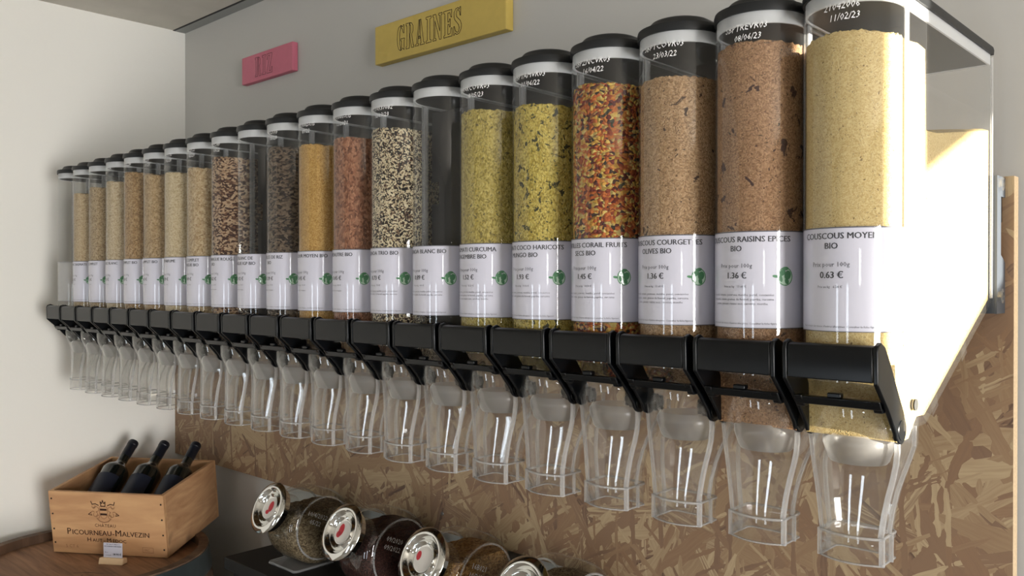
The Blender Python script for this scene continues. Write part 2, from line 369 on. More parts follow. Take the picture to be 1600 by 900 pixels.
# strand board panel behind the row
YO = 1.265
b = MB(); b.box(XL + 0.001, -0.279, YO, YO + 0.022, Z0 - 0.546, Z0 + 0.14)
me = b
ob = b.build('trim_4', [M['osb'], M['osb_edge']], smooth=0); ob['kind'] = 'structure'
for p in ob.data.polygons:
    if abs(p.normal.y) < 0.5: p.material_index = 1
b = MB()
for x in (-2.4, -1.7, -1.0, -0.4): b.box(x - 0.02, x + 0.02, YO + 0.022, YW, Z0 - 0.53, Z0 + 0.12)
struct('trim_5', b, M['osb_edge'], fix=False)
for (x, z) in ((-2.51, -0.497), (-1.385, -0.507)):
    b = MB(); b.lathe([(0.0, 0.0025), (0.003, 0.002), (0.0042, 0.0)], Matrix.Translation((x, YO, Z0 + z)) @ Matrix.Rotation(PI / 2, 4, 'X'), 14)
    o = b.build('board_screw', M['steel']); tag(o, 'small screw in the strand board ' + ('near the left wall above the bottles' if x < -2 else 'above the middle jar'), 'screw')

# ------------------------------------------------------------------ dispensers
YA = 0.8974; PITCH = 0.105; X20 = -0.3454
H = lambda z: z + 0.290                       # rel height -> height above the dispenser's base
def plan(r, yb, seg=28):                      # front half circle + straight sides + back
    pts = [(r * math.cos(PI + PI * i / seg), r * math.sin(PI + PI * i / seg)) for i in range(seg + 1)]
    return pts + [(r, yb), (-r, yb)]
P = {}                                        # prototype parts
root = bpy.data.objects.new('food_dispenser', None); COL.objects.link(root); root.empty_display_size = 0.05
# body
b = MB(); R = 0.050; seg = 28
arc = [(R * math.cos(PI + PI * i / seg), R * math.sin(PI + PI * i / seg)) for i in range(seg + 1)]
b.loft([[(x, y, H(z)) for x, y in arc] for z in (0.298, 0.0, -0.100)], closed=False)
side = [(0, 0.298), (0.325, 0.298), (0.325, -0.026), (0.068, -0.150), (0, -0.150)]
for s in (-1, 1):
    b.add([(s * R, y, H(z)) for y, z in side], [tuple(range(5))])
b.add([(-R, 0.325, H(0.298)), (R, 0.325, H(0.298)), (R, 0.325, H(-0.026)), (-R, 0.325, H(-0.026)), (-R, 0.068, H(-0.150)), (R, 0.068, H(-0.150))], [(0, 1, 2, 3), (3, 2, 5, 4)])
for y in (0.105, 0.215):
    zz = -0.026 - (0.325 - y) * 0.4825
    b.prism_x([(y, H(zz)), (y + 0.020, H(zz + 0.009)), (y + 0.026, H(zz - 0.006)), (y + 0.006, H(zz - 0.016))], 0.030, 0.044)
P['body'] = b.build('body', M['clear'], root)
for s in (-1, 1):                                # moulded vertical ridge down each side
    b = MB(); b.box(*sorted((s * (R - 0.0006), s * (R + 0.0016))), 0.0, 0.009, H(-0.05), H(0.289)); b.build('side_ridge', M['edge'], root, bevel=0.0006)
# flange edges of the clear body, caught light whitened into their plastic
for s in (-1, 1):
    b = MB(); b.box(s * R - 0.0012, s * R + 0.0012, 0.3225, 0.3265, H(-0.02), H(0.289))
    b.build('rear_flange', M['edge'], root)
b = MB(); b.box(-0.0485, 0.0485, 0.0705, 0.0725, H(-0.02), H(0.286)); P['partition'] = b.build('partition', M['clear'], root)
# lid
b = MB(); rings = []
for off, z in ((0.0004, 0.2925), (0.0018, 0.2922), (0.0022, 0.2985), (0.0012, 0.3025), (-0.0060, 0.3040), (-0.0100, 0.3056), (-0.0125, 0.3104), (-0.0150, 0.3130), (-0.0185, 0.3142)):
    rings.append([(x, y, H(z)) for x, y in plan(R + off, 0.325 + off)])
b.loft(rings, True, True); P['lid'] = b.build('lid', M['lid'], root, smooth=50)
b = MB(); b.loft([[(x, y, H(z)) for x, y in plan(0.0488, 0.322)] for z in (0.279, 0.2983)]); b.loft([[(x, y, H(z)) for x, y in plan(0.0465, 0.320)] for z in (0.279, 0.2983)])
b.loft([[(x, y, H(0.279)) for x, y in plan(q, 0.320 + q - 0.0465)] for q in (0.0465, 0.0488)])
b2 = MB(); b2.loft([[(x, y, H(z)) for x, y in plan(0.0455, 0.319)] for z in (0.2985, 0.2800)], True, True); b2.build('plug', M['lid'], P['lid'])
P['seal'] = b.build('seal', M['gasket'], P['lid'])
# chute
def section(hw, yf, yb, bulge, z, n=10):
    c = [(hw * (2 * i / n - 1), yf - bulge * (1 - (2 * i / n - 1) ** 2)) for i in range(n + 1)]
    e = 0.005
    return [(x, y, H(z)) for x, y in c] + [(hw, yb - e, H(z)), (hw - e, yb, H(z)), (-hw + e, yb, H(z)), (-hw, yb - e, H(z))]
secs = [(0.0450, -0.006, 0.0660, 0.030, -0.095), (0.0450, -0.005, 0.0660, 0.026, -0.150), (0.0445, -0.002, 0.0660, 0.018, -0.172), (0.0430, -0.002, 0.0545, 0.015, -0.186), (0.0405, -0.003, 0.0450, 0.013, -0.200),
        (0.0370, -0.005, 0.0390, 0.012, -0.216), (0.0335, -0.007, 0.0350, 0.011, -0.236), (0.0315, -0.008, 0.0340, 0.011, -0.252), (0.0305, -0.008, 0.0340, 0.011, -0.2595), (0.0322, -0.0095, 0.0355, 0.011, -0.2605), (0.0322, -0.0095, 0.0355, 0.011, -0.289)]
b = MB(); b.loft([section(*q) for q in secs]); P['chute'] = b.build('chute', M['chute'], root, smooth=30, solid=0.0016)
for s in (-1, 1):                                # moulded side ribs of the chute
    b = MB()
    pr = []
    for hw, yf, yb, bl, z in secs[1:]:
        pr.append([(s * (hw - 0.001), yb - 0.020 - (0.002), H(z)), (s * (hw + 0.0028), yb - 0.0215, H(z)), (s * (hw + 0.0028), yb - 0.0195, H(z)), (s * (hw - 0.001), yb - 0.018, H(z))])
    b.loft(pr, True, True); b.build('chute_rib', M['edge'], P['chute'])
    b = MB(); pr = []
    for hw, yf, yb, bl, z in secs[1:]:
        pr.append([(s * (hw - 0.0025), yf - 0.0015, H(z)), (s * (hw + 0.0022), yf - 0.001, H(z)), (s * (hw + 0.0022), yf + 0.0030, H(z)), (s * (hw - 0.001), yf + 0.0030, H(z))])
    b.loft(pr, True, True)
    b.build('chute_rib', M['edge'], P['chute'])
for z0, z1, o_ in ((-0.2625, -0.2600, 0.0006), (-0.2892, -0.2876, 0.0003)):
    b = MB(); b.loft([section(0.0322 + o_, -0.0095 - o_, 0.0355 + o_, 0.011, z) for z in (z0, z1)]); b.build('chute_rim', M['edge'], P['chute'], solid=0.0022)
# dosing valve: frosted trough around the axle, under the outlet
b = MB()
Mv = Matrix.Translation((0, 0.013, 0)) @ Matrix.Diagonal((1, 0.86, 1, 1))
b.lathe([(0.0325, H(-0.158)), (0.0365, H(-0.164)), (0.0365, H(-0.170)), (0.0310, H(-0.186)), (0.0285, H(-0.189)), (0.0, H(-0.189))], Mv, 36)
P['valve'] = b.build('valve', M['frost'], root, smooth=40)
# axle hubs
for s in (-1, 1):
    b = MB()
    Mx = Matrix.Translation((s * 0.0435, 0.0, H(-0.148))) @ Matrix.Rotation(-s * PI / 2, 4, 'Y')
    b.lathe([(0.0125, 0.0), (0.0125, 0.003), (0.0085, 0.004), (0.0085, 0.010), (0.0115, 0.011), (0.0115, 0.015), (0.006, 0.016)], Mx, 22, cap1=True)
    hub = b.build('axle_hub', M['chute'], root)
    b = MB(); b.lathe([(0.0082, 0.004), (0.0082, 0.013), (0.0060, 0.0165)], Mx, 18, cap0=True, cap1=True); b.build('hub_core', M['black'], hub)
    for dz in (-0.0065, 0.0065):
        b = MB()
        Mx = Matrix.Translation((s * 0.0385, 0.0, H(-0.148 + dz))) @ Matrix.Rotation(-s * PI / 2, 4, 'Y')
        b.lathe([(0.0042, 0.0), (0.0042, 0.006), (0.0025, 0.007), (0.0025, 0.013)], Mx, 10, cap0=True, cap1=True)
        b.build('bolt', M['black'], hub)
# small clear thumb screw at the right of the outlet
b = MB(); Mx = Matrix.Translation((0.0500, 0.030, H(-0.126))) @ Matrix.Rotation(PI / 2, 4, 'Y')
b.lathe([(0.006, -0.0), (0.006, 0.0012), (0.0038, 0.0016), (0.0038, 0.0022), (0.0062, 0.0024)], Mx, 16, cap1=True)
P['thumb_screw'] = b.build('thumb_screw', M['steel'], root)
# handle
b = MB(); hw = 0.0440
b.prism_x([(-0.066, H(-0.0965)), (-0.0668, H(-0.066)), (-0.0645, H(-0.062)), (-0.058, H(-0.0605)), (-0.0545, H(-0.0625)), (-0.0605, H(-0.070)), (-0.061, H(-0.0965))], -hw + 0.001, hw - 0.001)
arm = [(-0.066, -0.0980), (-0.0672, -0.066), (-0.065, -0.0605), (-0.0565, -0.0575), (-0.046, -0.0620), (-0.031, -0.080), (-0.012, -0.106), (0.006, -0.130)]
arm += [(0.0 + 0.0145 * math.cos(t), -0.149 + 0.0145 * math.sin(t)) for t in [0.3 - i * (PI + 0.15) / 9 for i in range(10)]]
arm += [(-0.037, -0.1255)]
for s in (-1, 1):
    b.prism_x([(y, H(z)) for y, z in arm], *(sorted((s * (hw - 0.0005), s * (hw + 0.0042)))))
    # fillet between arm and cross brace
    xs = [hw - 0.001, hw - 0.010, hw - 0.020]
    b.prism_x([(-0.050, H(-0.116)), (-0.036, H(-0.116)), (-0.030, H(-0.1285)), (-0.041, H(-0.1285))], *(sorted((s * hw, s * (hw - 0.009)))))
b.prism_x([(-0.048, H(-0.1165)), (-0.036, H(-0.1165)), (-0.034, H(-0.125)), (-0.045, H(-0.125))], -hw, hw)
b.box(-0.010, 0.004, -0.046, -0.037, H(-0.1168), H(-0.1115))
P['handle'] = b.build('handle', M['black'], root, smooth=35, bevel=0.0012)
for s in (-1, 1):
    b = MB()
    Mx = Matrix.Translation((s * (hw + 0.0042), 0.0, H(-0.149))) @ Matrix.Rotation(s * PI / 2, 4, 'Y')
    b.lathe([(0.0105, -0.0008), (0.0105, 0.0002), (0.0100, 0.0006)], Mx, 24, cap1=True)
    b.build('pivot_cap', M['black'], P['handle'])

def cyl(r, x, z, ang0=0.0):
    a = x / r + ang0
    return (r * math.sin(a), -r * math.cos(a), z)

TITLE = {20: ('COUSCOUS MOYEN', 'BIO', '0.63 €', '6.28 €'), 19: ('COUSCOUS RAISINS EPICES', 'BIO', '1.36 €', '13.60 €'), 18: ('COUSCOUS COURGETTES', 'OLIVES BIO', '1.36 €', '13.60 €'),
         17: ('LENTILLES CORAIL FRUITS', 'SECS BIO', '1.45 €', '14.50 €'), 16: ('BASMATI COCO HARICOTS', 'MUNGO BIO', '1.93 €', '19.30 €'), 15: ('BASMATI CURCUMA', 'GINGEMBRE BIO', '1.52 €', '15.20 €'),
         14: ('QUINOA BLANC BIO', '', '0.89 €', '8.90 €'), 13: ('QUINOA TRIO BIO', '', '0.73 €', '7.30 €'), 12: ('EPEAUTRE BIO', '', '0.45 €', '4.50 €'), 11: ('BOULGOUR MOYEN BIO', '', '0.45 €', '4.50 €'),
         10: ('PERLES DE RIZ', 'BIO', '0.39 €', '3.90 €'), 9: ('RIZ BLANC DE', 'CAMARGUE IGP BIO', '0.42 €', '4.20 €'), 8: ('RIZ CAMARGUE ROUGE', 'BIO', '0.62 €', '6.20 €'), 7: ('RIZ COMPLET', 'CAMARGUE BIO', '0.49 €', '4.90 €'),
         6: ('RIZ PARFUME', '', '0.39 €', '3.90 €'), 5: ('RIZ COMPLET BIO', '', '0.43 €', '4.30 €'), 4: ('RIZ COMPLET BIO', '', '0.38 €', '3.80 €'), 3: ('PETIT RIZ BLANC', '', '0.33 €', '3.30 €'),
         2: ('RIZ COMPLET', '', '0.31 €', '3.10 €'), 1: ('RIZ BLANC BASMATI', '', '0.31 €', '3.10 €')}
INGR = ['semoule, tomate, poivrons, menthe, persil, concassées', 'coriandre, cumin, graines de fenouil, paprika, curcuma', 'poivre, piment, raisins secs, carottes, menthe']
FOOT = 'Peut contenir des traces d\'autres allergènes. Consulter la fiche figurant'
MARK = {20: ('21042006', '11/02/23'), 19: ('SBPTREVR03', '08/06/23'), 18: ('SBPTCOVR03', '23/03/22'), 17: ('SBPZNCVR03', '16/04/22'), 16: ('SBPTAMVR03', '01/06/22'), 15: ('SBARCOVR03', '18/05/23'),
        13: ('02110537082', '12/03/23'), 12: ('0131001-US', '12/2021'), 11: ('0153002-US', '09/22'), 10: ('A12135', '05/23'), 8: ('R2C40', '03/22'), 7: ('RC2C2', '02/23'), 6: ('R80176', '02/23'), 5: ('RC10', '01/23'), 4: ('R1CC2B', ''), 3: ('RE25A', '')}
ZLT, ZLB = 0.0547, -0.0485
def paper_label(n, parent):
    r = 0.0506; b = MB(); ns = 32; A = math.radians(88)
    top = [(r * math.sin(-A + 2 * A * i / ns), -r * math.cos(-A + 2 * A * i / ns)) for i in range(ns + 1)]
    b.loft([[(x, y, H(z)) for x, y in top] for z in (ZLB, ZLT)], closed=False)
    lab = b.build('paper_label', M['paper'] if n else M['paper0'], parent)
    rr = 0.0509                                    # dark holder lip along the top and bottom edges
    for z0, z1 in ((ZLT, ZLT + 0.0012), (ZLB - 0.0008, ZLB)):
        b = MB(); b.loft([[(x * rr / r, y * rr / r, H(z)) for x, y in top] for z in (z0, z1)], closed=False)
        b.build('label_holder_edge', M['ink_thin'], lab)
    if not n: return lab
    t1, t2, pr, kg = TITLE[n]
    q = 0.0508; b = MB()
    at = lambda x0, z0: (lambda x, y: cyl(q, x + x0, H(z0 + y)))
    sz = 0.0088; wl = max(v[0] for v in text2d(t1, sz)[0]) * 2
    sxx = min(1.0, 0.118 / wl)
    put_text(b, t1, sz, at(0.002, ZLT - 0.0105), bold=0.00022, sx=sxx); b.build('printed_title', M['ink'], lab, smooth=0, fix=False)
    b = MB()
    if t2: put_text(b, t2, sz, at(-0.004, ZLT - 0.0205), bold=0.00022, sx=sxx)
    if t2: b.build('printed_subtitle', M['ink'], lab, smooth=0, fix=False)
    b = MB(); put_text(b, pr, 0.0095, at(-0.004, ZLT - 0.0500), bold=0.00030)
    b.build('printed_price', M['ink'], lab, smooth=0, fix=False)
    def line(txt, size, x, z):
        b = MB(); put_text(b, txt, size, at(x, z), res=1); b.build('printed_text', M['ink_thin'], lab, smooth=0, fix=False)
    line('Prix pour 100g', 0.0068, -0.006, ZLT - 0.0385)
    line('Prix au kg   ' + kg, 0.0036, -0.006, ZLT - 0.0600)
    if n >= 15 or n in (13, 14):
        for k, s_ in enumerate(INGR[:(3 if n in (15, 18, 19) else 2)] if n != 20 else []):
            line(s_, 0.0036, -0.002, ZLT - 0.0690 - 0.0048 * k)
    elif n >= 8: line('issu de l\'agriculture biologique', 0.0034, -0.012, ZLT - 0.0690)
    line(FOOT, 0.0030, 0, ZLB + 0.0035)
    if n == 20: return lab
    b = MB(); gx, gz = 0.0500, ZLT - 0.0480         # green globe with a leaf
    g = at(gx, gz)
    def disc(cx, cy, rx, ry, rot, mi, dr):
        pts = []
        for i in range(20):
            a = 2 * PI * i / 20; x, y = rx * math.cos(a), ry * math.sin(a)
            pts.append((cx + x * math.cos(rot) - y * math.sin(rot), cy + x * math.sin(rot) + y * math.cos(rot)))
        b.add([cyl(q + dr, x + gx, H(gz + y)) for x, y in pts], [tuple(range(20))], mi)
    disc(0, 0, 0.0085, 0.0095, 0, 1, 0.0000)
    b.ribbon([(0.0085 * math.cos(2 * PI * i / 28), 0.0095 * math.sin(2 * PI * i / 28)) for i in range(28)], 0.0010, lambda x, y: cyl(q + 0.0002, x + gx, H(gz + y)))
    disc(-0.0035, 0.0040, 0.0042, 0.0030, 0.6, 0, 0.0002); disc(0.0030, 0.0015, 0.0040, 0.0050, -0.3, 0, 0.0002); disc(0.0020, -0.0050, 0.0024, 0.0034, 0.3, 0, 0.0002)
    disc(-0.0050, -0.0020, 0.0018, 0.0040, 0.2, 0, 0.0002); disc(-0.0110, 0.0002, 0.0032, 0.0015, -0.15, 0, 0.0002); disc(0.0, 0.0085, 0.0040, 0.0020, 0.1, 0, 0.0002)
    b.build('globe_emblem', [M['green'], M['green2']], lab, smooth=0, fix=False)
    return lab
def marker(n, parent):
    if n not in MARK: return
    a, c = MARK[n]; b = MB(); q = 0.0503
    def wr(s_, size, x0, z0, sl):
        v, f = text2d(s_, size, res=1)
        b.add([cyl(q, x * 0.9 + y * 0.18 + x0, H(z0 + y + sl * x + 0.0004 * math.sin(x * 900))) for x, y in v], f)
    wr(a, 0.0100, 0.005, 0.2735, 0.02); 
    if c: wr(c, 0.0095, 0.008, 0.2625, 0.02)
    b.build('marker_writing', M['marker'], parent, smooth=0, fix=False)

DESC = {20: 'clear wall dispenser of plain yellow couscous priced 0.63 €, nearest of the row', 19: 'clear wall dispenser labelled COUSCOUS RAISINS EPICES, second nearest of the row',
        18: 'clear wall dispenser labelled COUSCOUS COURGETTES with pale brown grain', 17: 'clear wall dispenser labelled CORAIL FRUITS SECS with orange and red mix', 16: 'clear wall dispenser labelled COCO HARICOTS MUNGO with yellow rice, beside the orange mix',
        15: 'clear wall dispenser labelled CURCUMA GINGEMBRE with yellow rice, beside the empty quinoa one', 14: 'empty clear wall dispenser labelled BLANC BIO between speckled quinoa and yellow rice', 13: 'clear wall dispenser labelled TRIO BIO full of speckled black and cream quinoa',
        12: 'clear wall dispenser of reddish brown grains, left of the speckled quinoa', 11: 'clear wall dispenser labelled MOYEN BIO with golden grain', 10: 'clear wall dispenser of dark brown grains labelled DE RIZ, left of the golden grain',
        9: 'nearly empty clear wall dispenser between dark brown grains and red rice', 8: 'clear wall dispenser of mottled dark red rice labelled CAMARGUE', 7: 'clear wall dispenser of pale brown rice left of the mottled red rice',
        6: 'clear wall dispenser of creamy rice labelled PARFUME, seventh from the left wall', 5: 'clear wall dispenser of tan rice, sixth from the left wall', 4: 'clear wall dispenser of brown rice filled almost to the lid, fifth from the left wall',
        3: 'clear wall dispenser of pale rice, fourth from the left wall', 2: 'clear wall dispenser of greyish tan rice, third from the left wall', 1: 'clear wall dispenser of beige rice, second from the left wall beside the empty end one', 0: 'empty clear wall dispenser with blank sleeve at the far left end'}
def copy_parts(src, dst):
    for ch in src.children:
        c = ch.copy(); COL.objects.link(c); c.parent = dst
        copy_parts(ch, c)
roots = {}
proto_children = list(root.children)
for n in range(20, -1, -1):
    if n == 20: r = root
    else:
        r = root.copy(); COL.objects.link(r); copy_parts(root, r)
    r.location = (X20 - (20 - n) * PITCH, YA, Z0 - 0.290)
    tag(r, DESC[n], 'dispenser', 'clear gravity dispensers along the back wall'); roots[n] = r
for n in range(20, -1, -1):
    paper_label(n, roots[n]); marker(n, roots[n])

for n in (9, 14):                              # added dark plate standing in for the dark look inside the empty ones
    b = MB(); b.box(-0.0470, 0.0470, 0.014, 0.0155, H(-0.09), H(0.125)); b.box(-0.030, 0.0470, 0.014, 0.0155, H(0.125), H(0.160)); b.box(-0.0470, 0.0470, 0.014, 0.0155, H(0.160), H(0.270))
    b.build('dark_interior_plate', M['hole'], roots[n], smooth=0)
# what is in them
def c(r, g, b):
    l = 0.3 * r + 0.55 * g + 0.15 * b; f = lambda v: (v * 0.86 + l * 0.14) * 0.91
    return srgb(f(r), f(g), f(b))
GR = {
 20: (0.2520, grain('couscous', [(0, c(196, 162, 94)), (0.5, c(214, 184, 116)), (0.96, c(226, 200, 134)), (1.0, c(120, 90, 50))], 900, bump=0.3), 'pale yellow couscous heaped in the nearest sunlit dispenser'),
 19: (0.262, grain('spiced_couscous', [(0, c(140, 98, 62)), (0.5, c(172, 126, 86)), (0.9, c(196, 150, 106)), (1, c(110, 70, 46))], 700, bits=[(50, 0.615, c(74, 46, 40)), (120, 0.66, c(66, 52, 34))]), 'brown spiced couscous with dark raisins in the second nearest dispenser'),
 18: (0.241, grain('courgette_couscous', [(0, c(150, 112, 72)), (0.5, c(190, 148, 102)), (0.9, c(212, 172, 126)), (1, c(120, 84, 52))], 620, bits=[(60, 0.655, c(80, 58, 44))]), 'light brown couscous with few dark flecks in the courgettes dispenser'),
 17: (0.250, grain('lentil_fruit_mix', [(0.02, c(60, 52, 40)), (0.15, c(120, 34, 26)), (0.35, c(206, 92, 30)), (0.55, c(216, 116, 42)), (0.75, c(226, 176, 60)), (0.9, c(236, 206, 110)), (1, c(150, 40, 30))], 210, (1, 1, 1.3), bits=[(60, 0.64, c(64, 62, 44)), (70, 0.66, c(120, 36, 28))], bump=0.9, big=0.10), 'orange, red and yellow mix of coral lentils and dried fruit'),
 16: (0.239, grain('coco_rice', [(0, c(150, 126, 36)), (0.4, c(206, 178, 66)), (0.8, c(226, 202, 96)), (1, c(170, 150, 56))], 360, (1.4, 1.4, 1), bits=[(85, 0.575, c(62, 62, 34)), (190, 0.62, c(96, 96, 44))]), 'yellow rice with dark green bits in the coco haricots dispenser'),
 15: (0.246, grain('turmeric_rice', [(0, c(140, 122, 44)), (0.4, c(190, 166, 70)), (0.8, c(212, 190, 100)), (1, c(160, 140, 62))], 330, (1.5, 1.5, 1), bits=[(75, 0.66, c(84, 76, 46)), (190, 0.62, c(108, 98, 52))]), 'yellow turmeric rice with small dark bits in the curcuma dispenser'),
 13: (0.246, grain('trio_quinoa', [(0.30, c(28, 22, 20)), (0.42, c(96, 60, 44)), (0.50, c(150, 124, 92)), (0.62, c(226, 204, 158)), (1, c(240, 224, 184))], 460, bump=0.7), 'speckled black, brown and cream quinoa'),
 12: (0.243, grain('spelt', [(0, c(110, 62, 40)), (0.4, c(160, 100, 68)), (0.8, c(190, 130, 94)), (1, c(120, 72, 48))], 330, (1, 1, 0.7)), 'reddish brown spelt grains left of the speckled quinoa'),
 11: (0.243, grain('bulgur', [(0, c(166, 118, 46)), (0.5, c(198, 148, 66)), (1, c(216, 170, 90))], 620, bump=0.4), 'golden bulgur in the tall dispenser right of the dark brown grains'),
 10: (0.250, grain('dark_rice_flakes', [(0.25, c(44, 34, 28)), (0.45, c(92, 74, 58)), (0.7, c(128, 108, 86)), (1, c(104, 84, 66))], 170, (1, 1, 1.9), rot=(0.4, 0.5, 0)), 'dark brown rice flakes left of the golden bulgur'),
 8: (0.253, grain('red_rice', [(0.30, c(72, 40, 28)), (0.45, c(130, 88, 60)), (0.6, c(188, 150, 112)), (1, c(206, 172, 134))], 180, (1, 1, 1.8), rot=(0.3, -0.5, 0)), 'mottled dark red and beige rice'),
 7: (0.241, grain('camargue_brown_rice', [(0, c(168, 134, 90)), (0.5, c(204, 172, 124)), (1, c(220, 194, 150))], 330), 'pale brown rice left of the mottled red rice'),
 6: (0.240, grain('perfumed_rice', [(0, c(186, 160, 116)), (0.5, c(214, 190, 146)), (1, c(226, 206, 166))], 420, bump=0.4), 'creamy perfumed rice, seventh heap from the left wall'),
 5: (0.244, grain('brown_rice', [(0, c(156, 124, 82)), (0.5, c(192, 158, 110)), (1, c(210, 178, 132))], 330), 'tan whole rice, sixth heap from the left wall'),
 4: (0.259, grain('brown_rice_full', [(0, c(144, 108, 66)), (0.5, c(184, 144, 94)), (1, c(204, 168, 118))], 330), 'brown rice heaped almost to the lid, fifth from the left wall'),
 3: (0.246, grain('white_rice', [(0, c(176, 150, 112)), (0.5, c(206, 182, 142)), (1, c(220, 200, 164))], 420, bump=0.4), 'pale rice, fourth heap from the left wall'),
 2: (0.240, grain('grey_rice', [(0, c(148, 120, 84)), (0.5, c(182, 154, 112)), (1, c(200, 174, 134))], 360), 'greyish tan rice, third heap from the left wall'),
 1: (0.232, grain('beige_rice', [(0, c(170, 140, 100)), (0.5, c(200, 172, 130)), (1, c(214, 190, 150))], 420, bump=0.4), 'beige rice, second position from the left wall'),
}
def heap(n, zt, mat, label):
    b = MB(); r = 0.0478; rnd = random.Random(n); yd = 0.0700; nx = 14; rings = []
    back = 0.165 if n == 20 else 0.0
    ys = [-r * math.cos(PI / 2 * i / 22) for i in range(22)] + [0.0, 0.02, 0.045, yd, 0.0730, 0.11, 0.16, 0.22, 0.28, 0.318]
    ys[0] = -r + 0.0002
    fz = lambda y: H(-0.072 if y < -0.035 else -0.082 if y < -0.012 else (-0.160 if n >= 19 else -0.104) if y < 0.036 else (-0.140 if n >= 19 else -0.100) if y < 0.06 else -0.022 - (0.321 - y) * 0.4825 + 0.002)
    for y in ys:
        hwid = math.sqrt(max(r * r - y * y, 1e-7)) if y < 0 else r
        tz = H(zt) if y <= yd + 1e-4 else H(back + (y - yd) * 0.14)
        ring = []
        for i in range(nx + 1):
            x = -hwid + 2 * hwid * i / nx
            ring.append((x, y, tz + rnd.uniform(-0.0018, 0.0018) + (-0.004 * (x / r) ** 2 + 0.02 * (y if y < yd else 0))))
        ring += [(hwid, y, fz(y)), (-hwid, y, fz(y))]
        rings.append(ring)
    b.loft(rings, True, True)
    o = b.build('grain_heap', mat, smooth=45)
    o.location = (X20 - (20 - n) * PITCH, YA, Z0 - 0.290)
    return tag(o, label, 'grain', 'grains filling the dispensers', 'stuff')
for n, (zt, mt, lb) in GR.items(): heap(n, zt, mt, lb)

# dark steel rail they hang from
b = MB(); x0, x1 = X20 - 20 * PITCH - 0.055, X20 + 0.056
yb0, yb1 = YA + 0.3275, YO
b.box(x0, x1 - 0.0032, yb0, yb0 + 0.003, Z0 - 0.0398, Z0 + 0.1378)
for z in (-0.0398, 0.1348): b.box(x0, x1 - 0.0032, yb0 + 0.003, yb1 - 0.0005, Z0 + z, Z0 + z + 0.003)
ym = yb0 + (yb1 - yb0) * 0.48
b.prism_x([(yb0, Z0 - 0.040), (yb1, Z0 - 0.040), (yb1, Z0 + 0.026), (yb1 - 0.006, Z0 + 0.030), (ym, Z0 + 0.036), (ym, Z0 + 0.112), (yb1, Z0 + 0.112), (yb1, Z0 + 0.138), (yb0, Z0 + 0.138)], x1 - 0.003, x1)
b.box(x1 - 0.03, x1 - 0.0035, ym, yb1 - 0.001, Z0 + 0.080, Z0 + 0.112, 1)
rail = b.build('mounting_rail', [M['rail'], M['hole']], smooth=0, fix=False)
tag(rail, 'long dark steel rail on the strand board carrying the row of dispensers', 'rail')
for z in (0.128, -0.017):
        b = MB(); Mx = Matrix.Translation((x1 + 0.0005, yb0 + 0.010, Z0 + z)) @ Matrix.Rotation(PI / 2, 4, 'Y')
        b.lathe([(0.0095, 0.0), (0.0095, 0.004), (0.0055, 0.005), (0.0055, 0.0)], Mx, 18); b.build('clip', M['chute'], rail)

# ------------------------------------------------------------------ wall signs
GL = {
 'I': (0.40, [[(0, 0), (0, .07), (.1, .1), (.1, .9), (0, .93), (0, 1), (.4, 1), (.4, .93), (.3, .9), (.3, .1), (.4, .07), (.4, 0)]]),
 'R': (0.64, [[(0, 0), (0, .07), (.08, .1), (.08, .9), (0, .93), (0, 1), (.27, 1), (.27, 0)], [(.32, 1), (.45, .97), (.56, .85), (.56, .65), (.46, .52), (.58, .08), (.64, .06), (.64, 0), (.44, 0), (.32, .44), (.32, .55), (.37, .6), (.37, .88), (.32, .9)]]),
 'Z': (0.56, [[(0, 0), (0, .1), (.3, .9), (.14, .9), (.06, .72), (0, .72), (0, 1), (.54, 1), (.54, .9), (.24, .1), (.42, .1), (.49, .28), (.56, .28), (.56, 0)]]),
 'G': (0.60, [[(.3, 1), (.13, .94), (.03, .75), (0, .5), (.03, .25), (.13, .06), (.27, 0), (.27, .12), (.22, .25), (.2, .5), (.22, .75), (.3, .9)], [(.34, 1), (.45, .92), (.5, 1), (.56, 1), (.56, .68), (.5, .68), (.43, .84), (.34, .9)], [(.31, 0), (.44, .08), (.56, 0), (.56, .38), (.6, .4), (.6, .46), (.28, .46), (.28, .4), (.36, .37), (.36, .12), (.31, .1)]]),
 'A': (0.70, [[(0, 0), (0, .06), (.07, .08), (.27, 1), (.31, 1), (.31, .74), (.17, .08), (.25, .06), (.25, 0)], [(.36, 1), (.43, 1), (.63, .08), (.7, .06), (.7, 0), (.37, 0), (.37, .06), (.44, .08), (.36, .52)], [(.24, .27), (.36, .27), (.34, .36), (.26, .36)]]),
 'N': (0.70, [[(0, 0), (0, .06), (.07, .08), (.07, .92), (0, .94), (0, 1), (.22, 1), (.52, .32), (.52, .92), (.44, .94), (.44, 1), (.7, 1), (.7, .94), (.62, .92), (.62, 0), (.5, 0), (.16, .76), (.16, .08), (.25, .06), (.25, 0)]]),
 'E': (0.60, [[(0, 0), (0, .07), (.08, .1), (.08, .9), (0, .93), (0, 1), (.58, 1), (.58, .72), (.52, .72), (.44, .9), (.3, .9), (.3, .56), (.38, .56), (.42, .66), (.47, .66), (.47, .36), (.42, .36), (.38, .47), (.3, .47), (.3, .1), (.46, .1), (.53, .3), (.6, .3), (.6, 0)]]),
 'S': (0.56, [[(.5, 1), (.44, 1), (.4, .93), (.3, 1), (.15, .97), (.03, .85), (.03, .68), (.1, .55), (.35, .35), (.4, .22), (.35, .1), (.25, .07), (.12, .15), (.06, .32), (0, .32), (0, 0), (.05, 0), (.1, .07), (.22, 0), (.4, .03), (.53, .17), (.56, .33), (.48, .48), (.22, .66), (.18, .78), (.24, .9), (.32, .92), (.42, .82), (.46, .68), (.5, .68)]]),
}
